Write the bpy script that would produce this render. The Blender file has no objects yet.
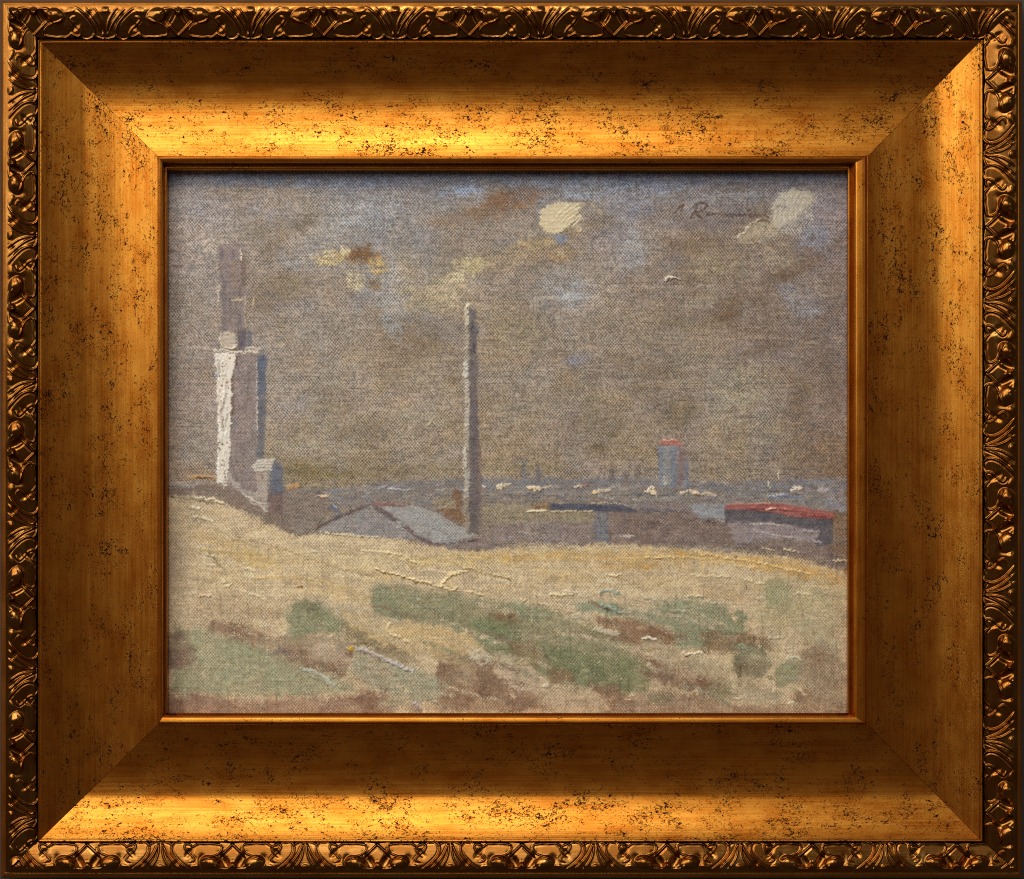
import bpy, math
import numpy as np

# ------------------------------------------------------------------ scale
S = 0.0006                    # metres per photograph pixel on the canvas plane
D = 1500.0                    # camera distance from the canvas, in the same pixels
CX, CY = 512.0, 439.5
sc = bpy.context.scene
COL = sc.collection

def srgb2lin(c):
    c = np.asarray(c, dtype=np.float64)
    return np.where(c <= 0.04045, c / 12.92, ((c + 0.055) / 1.055) ** 2.4)

# ------------------------------------------------------------------ camera
cam_d = bpy.data.cameras.new("camera")
cam = bpy.data.objects.new("camera", cam_d); COL.objects.link(cam)
cam.location = (0, -D * S, 0)
cam.rotation_euler = (math.radians(90), 0, 0)
cam_d.sensor_width = 36.0
cam_d.lens = 36.0 * D / 1024.0
cam_d.clip_start = 0.01; cam_d.clip_end = 50
sc.camera = cam

# ------------------------------------------------------------------ world, lamps, exposure
w = bpy.data.worlds.new("World"); sc.world = w; w.use_nodes = True
bg = w.node_tree.nodes["Background"]
bg.inputs["Color"].default_value = (1.0, 0.88, 0.79, 1); bg.inputs["Strength"].default_value = 0.065

def area(name, az, el, dist, sx, sy, radiance, col, aim=(0, 0, 0)):
    l = bpy.data.lights.new(name, 'AREA'); l.shape = 'RECTANGLE'; l.size = sx; l.size_y = sy
    l.energy = radiance * math.pi * sx * sy; l.color = col
    o = bpy.data.objects.new(name, l); COL.objects.link(o)
    a, e = math.radians(az), math.radians(el)
    p = (dist * math.cos(e) * math.sin(a), -dist * math.cos(e) * math.cos(a), dist * math.sin(e))
    o.location = p
    from mathutils import Vector
    d = Vector(aim) - Vector(p)
    o.rotation_euler = d.to_track_quat('-Z', 'Y').to_euler()
    return o
area("window_light", -56, 28, 1.8, 1.5, 1.4, 2.65, (1.0, 0.98, 0.95))
area("ceiling_light", -19, 43, 1.7, 1.55, 1.5, 2.9, (1.0, 0.97, 0.93))
area("ceiling_lamp", -8, 50, 2.0, 0.30, 0.22, 28.0, (1.0, 0.96, 0.9))
area("right_fill_light", 42, 22, 2.2, 1.3, 1.1, 0.55, (0.95, 0.97, 1.0))  # added weak fill panel on the right, no window known there

sc.view_settings.view_transform = 'Standard'; sc.view_settings.look = 'None'
sc.view_settings.exposure = 0; sc.view_settings.gamma = 1
sc.render.engine = 'CYCLES'
sc.cycles.pixel_filter_type = 'BLACKMAN_HARRIS'; sc.cycles.filter_width = 1.1
sc.cycles.use_denoising = False
sc.cycles.max_bounces = 6

# ------------------------------------------------------------------ helpers
def W(px, py, d):
    """photograph pixel + depth (pixels, + is away from the camera) -> world"""
    px = np.asarray(px, float); py = np.asarray(py, float); d = np.asarray(d, float)
    k = (D + d) / D * S
    return np.stack([(px - CX) * k, np.broadcast_to(d * S, px.shape), (CY - py) * k], -1)

def grid_mesh(name, P, mat, parent=None, uv=None, close=False):
    """P: (n, m, 3) vertices -> quad sheet"""
    n, m = P.shape[:2]
    idx = np.arange(n * m).reshape(n, m)
    a = idx[:-1, :-1].ravel(); b = idx[1:, :-1].ravel(); c = idx[1:, 1:].ravel(); d = idx[:-1, 1:].ravel()
    F = np.stack([a, b, c, d], 1)
    return face_mesh(name, P.reshape(-1, 3), F, mat, parent, None if uv is None else uv.reshape(-1, 2))

def face_mesh(name, V, F, mat, parent=None, uv=None, col=None):
    me = bpy.data.meshes.new(name)
    me.vertices.add(len(V)); me.vertices.foreach_set("co", np.ascontiguousarray(V, np.float32).ravel())
    nf = len(F)
    me.loops.add(nf * 4); me.loops.foreach_set("vertex_index", np.ascontiguousarray(F, np.int32).ravel())
    me.polygons.add(nf)
    me.polygons.foreach_set("loop_start", np.arange(0, nf * 4, 4, dtype=np.int32))
    me.update(calc_edges=True)
    me.polygons.foreach_set("use_smooth", np.ones(nf, bool))
    if uv is not None:
        l = me.uv_layers.new(name="UVMap")
        l.data.foreach_set("uv", np.ascontiguousarray(uv[F.ravel()], np.float32).ravel())
    if col is not None:
        at = me.color_attributes.new("pigment", 'FLOAT_COLOR', 'POINT')
        rgba = np.ones((len(V), 4), np.float32); rgba[:, :3] = col
        at.data.foreach_set("color", rgba.ravel())
    me.materials.append(mat)
    me.validate()
    o = bpy.data.objects.new(name, me); COL.objects.link(o)
    if parent is not None: o.parent = parent
    return o

def empty(name, loc, label, cat):
    o = bpy.data.objects.new(name, None); COL.objects.link(o); o.location = loc
    o.empty_display_size = 0.02
    o["label"] = label; o["category"] = cat
    return o

# ------------------------------------------------------------------ materials
class NT:
    def __init__(s, name):
        s.m = bpy.data.materials.new(name); s.m.use_nodes = True
        s.t = s.m.node_tree; s.b = s.t.nodes["Principled BSDF"]
    def n(s, typ, **k):
        x = s.t.nodes.new(typ)
        for a, v in k.items(): setattr(x, a, v)
        return x
    def l(s, a, b): s.t.links.new(a, b)
    def math(s, op, a, b=None, clamp=False):
        x = s.n("ShaderNodeMath", operation=op); x.use_clamp = clamp
        for i, v in enumerate((a, b)):
            if v is None: continue
            if isinstance(v, (int, float)): x.inputs[i].default_value = v
            else: s.l(v, x.inputs[i])
        return x.outputs[0]
    def noise(s, vec, scale, detail=2, rough=0.5, dist=0.0):
        x = s.n("ShaderNodeTexNoise"); x.inputs["Scale"].default_value = scale
        x.inputs["Detail"].default_value = detail; x.inputs["Roughness"].default_value = rough
        x.inputs["Distortion"].default_value = dist
        s.l(vec, x.inputs["Vector"]); return x.outputs["Fac"]
    def mapping(s, vec, scale, loc=(0, 0, 0)):
        x = s.n("ShaderNodeMapping"); x.inputs["Scale"].default_value = scale; x.inputs["Location"].default_value = loc
        s.l(vec, x.inputs["Vector"]); return x.outputs["Vector"]
    def ramp(s, fac, p0, p1):
        x = s.n("ShaderNodeMapRange"); x.interpolation_type = 'SMOOTHSTEP'
        x.inputs["From Min"].default_value = p0; x.inputs["From Max"].default_value = p1
        s.l(fac, x.inputs["Value"]); return x.outputs["Result"]
    def mix(s, fac, a, b):
        x = s.n("ShaderNodeMix", data_type='RGBA')
        s.l(fac, x.inputs["Factor"])
        for sock, v in ((x.inputs["A"], a), (x.inputs["B"], b)):
            if isinstance(v, tuple): sock.default_value = (*v, 1)
            else: s.l(v, sock)
        return x.outputs["Result"]
    def bump(s, h, strength, dist):
        x = s.n("ShaderNodeBump"); x.inputs["Strength"].default_value = strength; x.inputs["Distance"].default_value = dist
        s.l(h, x.inputs["Height"]); return x.outputs["Normal"]

def gold(name, lo, hi, rough, specks, streak=1.0, bole=0.14):
    """antiqued gilding; UV is in photograph pixels, u along the rail"""
    t = NT(name)
    uv = t.n("ShaderNodeUVMap").outputs["UV"]
    st = t.noise(t.mapping(uv, (0.006, 0.55, 1)), 1.0, 4, 0.65)          # long brushed streaks
    st2 = t.noise(t.mapping(uv, (0.02, 0.10, 1), (9, 3, 0)), 1.0, 3, 0.6)
    bl = t.noise(t.mapping(uv, (0.030, 0.035, 1), (5, 7, 0)), 1.0, 3, 0.6)  # clouds of rub-through
    tone = t.math('ADD', t.math('MULTIPLY', st, 0.45 * streak), t.math('ADD', t.math('MULTIPLY', st2, 0.35), t.math('MULTIPLY', bl, 0.35)))
    base = t.mix(t.ramp(tone, 0.38, 0.78), lo, hi)
    # spatter: small ragged flecks gathered in clouds
    fine = t.noise(t.mapping(uv, (0.23, 0.31, 1), (2, 1, 0)), 1.0, 5, 0.78, 1.6)
    clus = t.noise(t.mapping(uv, (0.020, 0.032, 1), (31, 17, 0)), 1.0, 4, 0.7)
    dust = t.noise(t.mapping(uv, (0.55, 0.6, 1), (3, 11, 0)), 1.0, 2, 0.6)
    v = t.math('ADD', fine, t.math('MULTIPLY', t.math('SUBTRACT', clus, 0.5), 0.40))
    sp = t.ramp(v, specks, specks + 0.035)
    sp2 = t.math('MULTIPLY', t.ramp(t.math('ADD', dust, t.math('MULTIPLY', t.math('SUBTRACT', clus, 0.5), 0.25)), 0.66, 0.73), 0.55)
    sp = t.math('MAXIMUM', sp, sp2)
    col = t.mix(sp, base, (0.016, 0.006, 0.003))
    t.b.inputs['Specular IOR Level'].default_value = 0.0
    t.l(col, t.b.inputs["Base Color"])
    t.l(t.math('SUBTRACT', 1.0, t.math('MULTIPLY', sp, 0.9)), t.b.inputs["Metallic"])
    r = t.math('ADD', rough - 0.07, t.math('MULTIPLY', tone, 0.12))
    t.l(t.math('ADD', r, t.math('MULTIPLY', sp, 0.2)), t.b.inputs["Roughness"])
    h = t.math('ADD', t.math('MULTIPLY', st, 0.5), t.math('ADD', t.math('MULTIPLY', bl, 0.8), t.math('MULTIPLY', sp, -0.25)))
    t.l(t.bump(h, 0.25, 0.0004), t.b.inputs["Normal"])
    # worn red bole and old glaze: a thin matt layer mixed with the metal leaf
    df = t.n("ShaderNodeBsdfDiffuse")
    t.l(t.mix(sp, (0.36, 0.070, 0.006), (0.016, 0.006, 0.003)), df.inputs["Color"])
    mx = t.n("ShaderNodeMixShader")
    t.l(t.math('ADD', 0.05, t.math('MULTIPLY', bl, bole * 2 - 0.1)), mx.inputs["Fac"])
    t.l(t.b.outputs["BSDF"], mx.inputs[1]); t.l(df.outputs["BSDF"], mx.inputs[2])
    t.l(mx.outputs["Shader"], t.t.nodes["Material Output"].inputs["Surface"])
    return t.m

G_SCOOP = gold("antiqued_gold", (0.38, 0.100, 0.007), (0.62, 0.278, 0.038), 0.34, 0.562)
G_LIP = gold("lip_gold", (0.38, 0.100, 0.007), (0.62, 0.278, 0.038), 0.32, 0.61)
G_CARVE = gold("carved_gold", (0.22, 0.078, 0.013), (0.62, 0.33, 0.085), 0.23, 0.70, 0.4, 0.02)
G_EDGE = gold("edge_gold", (0.34, 0.11, 0.012), (0.62, 0.28, 0.05), 0.32, 0.64)

tw = NT("wall_paint")
co = tw.n("ShaderNodeTexCoord").outputs["Object"]
tw.l(tw.mix(tw.noise(co, 40, 4), (0.038, 0.036, 0.032), (0.058, 0.055, 0.050)), tw.b.inputs["Base Color"])
tw.b.inputs["Roughness"].default_value = 0.9

tp = NT("oil_paint")
at = tp.n("ShaderNodeAttribute"); at.attribute_name = "pigment"
tp.l(at.outputs["Color"], tp.b.inputs["Base Color"])
tp.b.inputs["Roughness"].default_value = 0.55
tp.b.inputs["Specular IOR Level"].default_value = 0.35
PAINT = tp.m

# ------------------------------------------------------------------ the wall behind
wp = np.array([[W(x, y, 34.0) for x in (-700, 1724)] for y in (-700, 1580)])
wall = grid_mesh("wall", wp, tw.m); wall["kind"] = "structure"
wall["label"] = "dim grey wall just visible around the gilt frame"; wall["category"] = "wall"

# ------------------------------------------------------------------ the frame
# measured rectangles (left, top, right, bottom) in photograph pixels
R0 = np.array([0.6, 0.8, 1022.2, 878.3])
R1 = np.array([5.6, 4.9, 1017.7, 872.0])
R2 = np.array([38.3, 39.8, 982.2, 841.0])
R3 = np.array([41.5, 42.5, 979.0, 838.3])
R4 = np.array([157.5, 156.0, 868.3, 725.0])
R5 = np.array([159.5, 158.0, 860.0, 719.5])
R6 = np.array([165.0, 165.5, 849.5, 713.4])
R7 = np.array([168.8, 173.2, 846.6, 712.8])
def lerp(a, b, t): return a + (b - a) * t

SIDES = ("top", "right", "bottom", "left")
def ends(R, side):
    l, t, r, b = R
    return {"top": ((l, t), (r, t)), "right": ((r, t), (r, b)), "bottom": ((l, b), (r, b)), "left": ((l, t), (l, b))}[side]

def strip(name, side, prof, mat, parent, n_along=48, gap=0.22, seed=0.0):
    """prof: list of (rect, depth). Sheet mitred at both ends."""
    rows, uvs = [], []
    acc = 0.0; prev = None
    for R, d in prof:
        (x0, y0), (x1, y1) = ends(R, side)
        t = np.linspace(0, 1, n_along)
        L = math.hypot(x1 - x0, y1 - y0); t = gap / L + t * (1 - 2 * gap / L)
        px = lerp(x0, x1, t); py = lerp(y0, y1, t)
        q = (ends(R, side)[0][1] if side in ("top", "bottom") else ends(R, side)[0][0], d)
        if prev is not None: acc += math.hypot(q[0] - prev[0], q[1] - prev[1])
        prev = q
        rows.append(W(px, py, np.full_like(px, d)))
        u = px if side in ("top", "bottom") else py
        uvs.append(np.stack([u + seed, np.full_like(u, acc + seed * 0.37)], -1))
    return grid_mesh(name, np.array(rows), mat, parent, np.array(uvs))

# scoop profile: tilt runs from facing the painting to facing away from it
SC_N = 46
scoop_t = np.linspace(0, 1, SC_N)
tilt = np.radians(np.where(scoop_t < 0.36, lerp(36.0, 21.0, scoop_t / 0.36), lerp(13.5, -27.0, (scoop_t - 0.36) / 0.64)))
dep = np.concatenate([[0], np.cumsum(np.tan(0.5 * (tilt[1:] + tilt[:-1])) * 116.0 / (SC_N - 1))])
SCOOP = [(lerp(R3, R4, t), -34.0 + d) for t, d in zip(scoop_t, dep)]
D4 = SCOOP[-1][1]
FILLET = [(R2, -35.6), (lerp(R2, R3, 0.35), -35.2), (lerp(R2, R3, 0.55), -33.6), (lerp(R2, R3, 0.7), -34.3), (lerp(R2, R3, 0.93), -34.15)]
RAILP = FILLET + SCOOP
def arc(Ra, da, Rb, db, bulge, n=9):
    out = []
    for i in range(n):
        t = i / (n - 1)
        out.append((lerp(Ra, Rb, t), lerp(da, db, t) - bulge * math.sin(math.pi * t)))
    return out
_lt = np.linspace(0, 1, 14)
_ls = np.tan(np.radians(np.where(_lt < 0.56, lerp(8.0, 26.0, _lt / 0.56), lerp(68.0, 78.0, (_lt - 0.56) / 0.44))))
_ld = np.concatenate([[0], np.cumsum(0.5 * (_ls[1:] + _ls[:-1]) / 13 * 9.0)])
LIPP = [(R4, D4 - 0.2), (lerp(R4, R6, 0.04), D4 + 0.8), (lerp(R4, R6, 0.10), D4 - 1.6), (lerp(R4, R6, 0.16), D4 - 3.0)] \
     + [(lerp(R4, R6, 0.2 + 0.8 * t), D4 - 3.4 + d) for t, d in zip(_lt, _ld)] \
     + [(lerp(R6, R7, 0.3), D4 + 5.0), (lerp(R6, R7, 0.6), D4 * 0.45), (R7, -1.3), (lerp(R7, R6, 1.2), -1.2), (lerp(R7, R6, 2.0), 16.0)]
EDGEP = [(R0 + np.array([1, 1, -1, -1]) * 0.4, 24.0), (R0, -30.0)] + arc(lerp(R0, R1, 0.06), -33.0, lerp(R0, R1, 0.80), -37.5, 0.9, 11) + [(lerp(R0, R1, 0.90), -36.6), (R1, -39.2)]

# carved leaf border: one half period drawn as ridges, bulbs and hollows (a = from the V axis, b = from the inner edge)
PER = 144.9
def zc(pts): return [((x - 300) / 10.24, (y - 205) / 10.24) for x, y in pts]
RIDGES = [
    (zc([(410, 268), (425, 245), (480, 236), (540, 228), (600, 232), (640, 228), (680, 250), (695, 266)]), 1.9, 0.75),
    (zc([(410, 268), (412, 300), (445, 338), (500, 362), (560, 378), (600, 400)]), 2.0, 0.8),
    (zc([(695, 266), (730, 245), (770, 236), (792, 262), (770, 308), (722, 350), (688, 392), (700, 414), (730, 424)]), 2.0, 0.75),
    (zc([(795, 225), (840, 208), (890, 214), (922, 245), (930, 300), (905, 365), (850, 430), (785, 485), (715, 530)]), 2.4, 0.85),
    (zc([(925, 250), (960, 226), (1010, 215), (1042, 218)]), 1.8, 0.75),
    (zc([(1020, 240), (1000, 290), (968, 355), (910, 430), (830, 515)]), 2.0, 0.8),
    (zc([(1026, 236), (1024, 310), (1004, 390), (965, 455), (915, 520)]), 1.9, 0.8),
    (zc([(300, 240), (345, 285), (395, 335), (425, 368)]), 2.2, 0.95),
    (zc([(308, 430), (312, 470), (338, 496), (390, 506), (445, 496), (480, 468)]), 2.4, 0.95),
]
BULBS = [((530 - 300) / 10.24, (430 - 205) / 10.24, 10.2, 7.4, 0.35, 4.4),
         (0.0, (478 - 205) / 10.24, 4.2, 4.6, 0, 3.0),
         (72.5, (500 - 205) / 10.24, 4.5, 5.0, 0, 2.2),
         ((690 - 300) / 10.24, (490 - 205) / 10.24, 7.0, 3.6, -0.6, 1.2)]
PITS = [((385 - 300) / 10.24, (425 - 205) / 10.24, 3.6, 8.6, -0.5, 3.2),
        ((600 - 300) / 10.24, (440 - 205) / 10.24, 4.0, 8.0, -0.2, 1.2),
        ((740 - 300) / 10.24, (330 - 205) / 10.24, 2.6, 5.5, 0.7, 1.5),
        ((905 - 300) / 10.24, (480 - 205) / 10.24, 3.0, 7.0, 0.6, 1.2)]

def catmull(pts, n=10):
    p = np.array([pts[0]] + list(pts) + [pts[-1]], float); out = []
    for i in range(1, len(p) - 2):
        for t in np.linspace(0, 1, n, endpoint=False):
            a, b, c, d = p[i - 1], p[i], p[i + 1], p[i + 2]
            out.append(0.5 * ((2 * b) + (c - a) * t + (2 * a - 5 * b + 4 * c - d) * t * t + (3 * b - a - 3 * c + d) * t ** 3))
    out.append(p[-2]); return np.array(out)

def seg_dist(X, Y, pts):
    best = np.full(X.shape, 1e9); par = np.zeros(X.shape); side = np.zeros(X.shape)
    n = len(pts) - 1
    for i in range(n):
        ax, ay = pts[i]; bx, by = pts[i + 1]; dx, dy = bx - ax, by - ay
        L2 = dx * dx + dy * dy + 1e-9
        t = np.clip(((X - ax) * dx + (Y - ay) * dy) / L2, 0, 1)
        ex, ey = X - ax - t * dx, Y - ay - t * dy
        d2 = ex * ex + ey * ey
        k = d2 < best
        best = np.where(k, d2, best); par = np.where(k, (i + t) / n, par); side = np.where(k, dx * ey - dy * ex, side)
    return np.sqrt(best), par, np.sign(side)

RES = 0.25
_ga, _gb = np.meshgrid(np.arange(0, PER / 2 + RES, RES), np.arange(0, 32 + RES, RES))
REL = np.zeros(_ga.shape)
for (ca, cb, ra, rb, ang, h) in PITS:
    x = (_ga - ca) * math.cos(ang) - (_gb - cb) * math.sin(ang); y = (_ga - ca) * math.sin(ang) + (_gb - cb) * math.cos(ang)
    q = (x / ra) ** 2 + (y / rb) ** 2
    REL -= h * np.exp(-q ** 1.5 * 0.9)
for (ca, cb, ra, rb, ang, h) in BULBS:
    x = (_ga - ca) * math.cos(ang) - (_gb - cb) * math.sin(ang); y = (_ga - ca) * math.sin(ang) + (_gb - cb) * math.cos(ang)
    q = (x / ra) ** 2 + (y / rb) ** 2
    REL = np.maximum(REL, REL + h * np.clip(1 - q, 0, 1) ** 0.75)
for pts, h, wd in RIDGES:
    dd, pp, ss = seg_dist(_ga, _gb, catmull(pts, 7))
    tap = np.clip(np.minimum(pp, 1 - pp) * 7 + 0.25, 0, 1)
    h = h * 0.84; wd = wd * 0.95
    REL += tap * (h * np.exp(-(dd / wd) ** 2) - 0.30 * h * np.exp(-((dd - 2.1 * wd) / (1.0 * wd)) ** 2) * (ss > 0))
# scalloped inner edge: leaf ground falls away before the fillet
edge_b = 2.2 + 0.6 * np.cos(_ga * 2 * math.pi / 24.0)
REL -= 2.2 * np.clip(1 - _gb / np.maximum(edge_b, 0.1), 0, 1)

def relief(a, b):
    a = np.abs((a + PER / 2) % PER - PER / 2)
    fa, fb = np.clip(a / RES, 0, REL.shape[1] - 1.001), np.clip(b / RES, 0, REL.shape[0] - 1.001)
    i, j = fa.astype(int), fb.astype(int); u, v = fa - i, fb - j
    return (REL[j, i] * (1 - u) * (1 - v) + REL[j, i + 1] * u * (1 - v) + REL[j + 1, i] * (1 - u) * v + REL[j + 1, i + 1] * u * v)

def border_base(t):       # t: 0 at the outer groove, 1 at the inner edge -> depth
    q = np.clip(t / 0.20, 0, 1)
    rim = -40.6 - 1.9 * (1 - (1 - q) ** 2)
    slope = -42.5 + 9.2 * (np.clip((t - 0.20) / 0.80, 0, 1)) ** 1.1
    return np.where(t < 0.20, rim, slope)
PHASE = {"top": 178.0, "bottom": 87.6, "left": 162.6, "right": 80.5}
PERS = {"top": 145.2, "bottom": 144.9, "left": 145.1, "right": 146.6}

def carved(side, parent, seed):
    nv, nu = 66, (2050 if side in ("top", "bottom") else 1760)
    tv = np.linspace(0, 1, nv)[:, None]; tu = np.linspace(0, 1, nu)[None, :]
    (a0, b0), (a1, b1) = ends(R1, side); (c0, d0), (c1, d1) = ends(R2, side)
    gp = 0.15 / 1000
    tu = gp + tu * (1 - 2 * gp)
    px = lerp(lerp(a0, a1, tu), lerp(c0, c1, tu), tv); py = lerp(lerp(b0, b1, tu), lerp(d0, d1, tu), tv)
    u = px if side in ("top", "bottom") else py
    a = (u - PHASE[side]) * PER / PERS[side]
    b = (1 - tv) * 32.0 + 0 * u
    rng = np.random.default_rng(int(seed))
    # hand cast irregularity
    wob = 0.35 * np.sin(u * 0.043 + seed) + 0.25 * np.sin(u * 0.117 + 2 * seed)
    h = relief(a + wob, b + 0.2 * np.sin(u * 0.09 + seed))
    fade = np.clip((tv - 0.04) / 0.14, 0, 1)
    d = border_base(tv) + 0 * u - h * fade
    P = W(px, py, d)
    uv = np.stack([u + seed * 11, b + seed * 5 + 0 * u], -1)
    return grid_mesh("carved_moulding", P, G_CARVE, parent, uv)

frame = empty("picture_frame", (0, 0.015, -0.26), "wide antiqued gilt picture frame with dark specks and a carved leaf border", "picture frame")
bpy.context.view_layer.update()
for k, side in enumerate(SIDES):
    seed = 1000.0 * k + 137
    rail = strip("rail", side, RAILP, G_SCOOP, None, 60, 0.25, seed)
    carved(side, rail, 3 + k)
    strip("outer_bead", side, EDGEP, G_EDGE, rail, 60, 0.1, seed + 300)
    strip("inner_lip", side, LIPP, G_LIP, rail, 60, 0.12, seed + 600)
    rail.parent = frame; rail.matrix_parent_inverse = frame.matrix_world.inverted()

# ------------------------------------------------------------------ the painting
G = 0.5
X0, X1, Y0, Y1 = 163.0, 852.5, 164.0, 717.0
xs = np.arange(X0, X1 + 1e-6, G); ys = np.arange(Y0, Y1 + 1e-6, G)
NX, NY = len(xs), len(ys)
X, Y = np.meshgrid(xs, ys)
rng = np.random.default_rng(7)

def vnoise(sx, sy, seed, shape=None):
    ny, nx = shape or (NY, NX)
    r = np.random.default_rng(seed)
    gx, gy = int(nx * G / sx) + 4, int(ny * G / sy) + 4
    g = r.random((gy, gx)).astype(np.float32)
    def axis(n, s):
        f = np.arange(n) * G / s + 1.0
        i = f.astype(int); t = (f - i).astype(np.float32); t = t * t * (3 - 2 * t); return i, t
    iy, ty = axis(ny, sy); ix, tx = axis(nx, sx)
    rows = g[iy] * (1 - ty[:, None]) + g[iy + 1] * ty[:, None]
    return rows[:, ix] * (1 - tx) + rows[:, ix + 1] * tx
def fbm(s, seed, oct=3, ax=1.0):
    o = 0; a = 1; tot = 0
    for i in range(oct):
        o = o + a * vnoise(s * ax / 2 ** i, s / 2 ** i, seed + i * 31); tot += a; a *= 0.55
    return o / tot

N_fine = vnoise(1.3, 1.3, 1)
N_mid = fbm(5, 11); N_big = fbm(16, 21); N_huge = fbm(46, 41)
N_h = fbm(6, 51, 3, 4.0)                     # horizontal scumbles
N_brv = vnoise(1.1, 22, 63) * 0.6 + vnoise(0.9, 12, 64) * 0.4
N_br = vnoise(26, 1.1, 61) * 0.6 + vnoise(14, 0.9, 62) * 0.4
def ss(a, b, x):
    t = np.clip((x - a) / (b - a), 0, 1); return t * t * (3 - 2 * t)

# linen weave
wx = X + 1.1 * (vnoise(60, 40, 71) - .5) * 2 + 1.2 * (vnoise(7, 5, 72) - .5)
wy = Y + 1.1 * (vnoise(80, 50, 73) - .5) * 2 + 1.2 * (vnoise(6, 7, 74) - .5)
PX, PY = 1.50, 1.74
iu, iv = np.floor(wx / PX).astype(int), np.floor(wy / PY).astype(int)
fu, fv = wx / PX - iu, wy / PY - iv
ru, rv = rng.random(iu.max() + 3), rng.random(iv.max() + 3)
thr_h = rv[iv] * 0.3 + 1.0 * vnoise(9, 1.3, 75)
thr_v = ru[iu] * 0.3 + 1.0 * vnoise(1.3, 7, 76)
cell = rng.random((iv.max() + 3, iu.max() + 3)).astype(np.float32)
amp = 0.10 + 1.25 * fbm(9, 77, 3, 1.6)
WV = amp * np.cos(np.pi * wx / PX) * np.cos(np.pi * wy / PY) + (0.60 * fbm(20, 78) - 0.32) * np.cos(np.pi * (wx / PX + wy / PY)) \
    + 0.34 * np.abs(np.cos(np.pi * wy / PY)) + 0.55 * (thr_h - .65) + 0.30 * (thr_v - .65) + 0.85 * (cell[iv, iu] - .5)
WV = WV.astype(np.float32)
WV = (WV - WV.mean()) / WV.std() * 0.25 + 0.5
WV = np.clip(WV, 0, 1)
del wx, wy, fu, fv, cell, thr_h, thr_v

# ---- sky ground tone by inverse distance from noted colours
SKY = [(175,200,150,142,137),(260,200,141,131,122),(340,200,136,130,125),(420,200,138,132,127),(560,200,130,122,116),(640,200,132,130,134),(700,200,126,117,113),(800,196,138,131,130),(842,200,132,124,122),
(180,240,151,139,128),(260,240,136,124,109),(330,238,141,136,130),(400,240,132,126,119),(470,240,131,121,110),(560,240,138,123,104),(620,240,140,132,128),(700,240,129,115,101),(760,240,127,113,99),(838,240,124,113,109),
(180,290,150,140,129),(260,290,135,121,106),(330,290,138,124,107),(390,290,149,144,138),(430,290,154,141,118),(500,290,140,126,107),(570,290,146,138,130),(640,290,134,120,105),(720,290,130,114,97),(800,290,127,115,107),(840,290,122,110,100),
(180,340,147,133,118),(300,340,142,130,113),(400,340,136,120,101),(520,340,142,128,107),(640,340,139,125,106),(760,340,133,117,100),(840,340,122,108,96),
(180,400,148,134,119),(300,400,141,129,110),(400,400,148,134,113),(520,400,144,130,107),(640,400,142,128,106),(740,400,149,136,115),(838,400,128,113,97),
(180,450,150,136,118),(300,450,147,135,113),(400,450,146,132,107),(520,450,144,128,102),(620,450,142,128,105),(720,450,146,132,109),(838,450,130,113,92),
(180,485,152,136,114),(300,480,138,124,94),(400,478,138,124,96),(520,480,146,130,104),(640,480,140,126,102),(740,480,142,128,104),(838,480,130,112,90)]
low = np.zeros((NY, NX, 3), np.float32); wsum = np.zeros((NY, NX), np.float32)
jx = X + 26 * (N_big - .5) + 14 * (N_mid - .5); jy = Y + 22 * (N_huge - .5) + 14 * (N_h - .5)
for (sx, sy, r, g, b) in SKY:
    q = 1.0 / (((jx - sx) ** 2 + ((jy - sy) * 1.25) ** 2) + 160.0) ** 1.6
    low += (q[..., None] * np.array([r, g, b], np.float32)).astype(np.float32); wsum += q.astype(np.float32)
C = low / wsum[..., None]
del low, wsum, jx, jy
HT = np.zeros((NY, NX), np.float32)          # paint thickness, photograph pixels
FILL = np.zeros((NY, NX), np.float32)        # how far the paint buries the weave
C += (5 * ss(300, 420, Y))[..., None] * np.array([.4, .3, 1.2], np.float32)
# mottled scrubbing of the sky
t = (N_h - .5) * 13 + (N_mid - .5) * 12 + (N_br - .5) * 7
C += t[..., None] * np.array([1.0, 0.95, 0.85], np.float32)
t = (fbm(24, 91) - .5) * 26
C += t[..., None] * np.array([-0.35, 0.05, 0.85], np.float32) + np.array([9, 7, 7], np.float32) + (fbm(34, 92) - .5)[..., None] * np.array([30, 28, 25], np.float32)

def box(x0, y0, x1, y1, m):
    i0 = max(0, int((x0 - m - X0) / G)); i1 = min(NX, int((x1 + m - X0) / G) + 2)
    j0 = max(0, int((y0 - m - Y0) / G)); j1 = min(NY, int((y1 + m - Y0) / G) + 2)
    return slice(j0, j1), slice(i0, i1)
_k = [0]
def lay(sl, m, col, jit, imp, dry, relief_n, patch=1.0):
    """put paint down through mask m"""
    if dry < 1:
        m = m * ss(0.30, 0.62, dry + 0.9 * (WV[sl] - 0.5) + 0.75 * (relief_n - 0.5))
    m = ss(0.12, 0.88, m + np.where((m > 0) & (m < 1), 0.60 * (WV[sl] - 0.5) + 0.45 * (N_fine[sl] - 0.5), 0)) * np.clip(1 - patch * (0.38 - 0.62 * (N_big[sl] - 0.1)) + abs(imp) * 1.3, 0, 1)
    c = np.array(col, np.float32)
    if c.argmax() == 2: c = c.mean() + (c - c.mean()) * 0.72
    v = (N_mid[sl] - .5) * 2 * jit + (relief_n - .5) * 1.4 * jit
    cc = c + v[..., None] * np.array([1, .95, .85], np.float32)
    C[sl] = C[sl] * (1 - m[..., None]) + cc * m[..., None]
    if imp:
        HT[sl] += m * imp * (0.55 + 0.9 * relief_n)
        FILL[sl] = np.maximum(FILL[sl], np.clip(m * (0.30 + 0.95 * abs(imp)), 0, 0.96))
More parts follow.
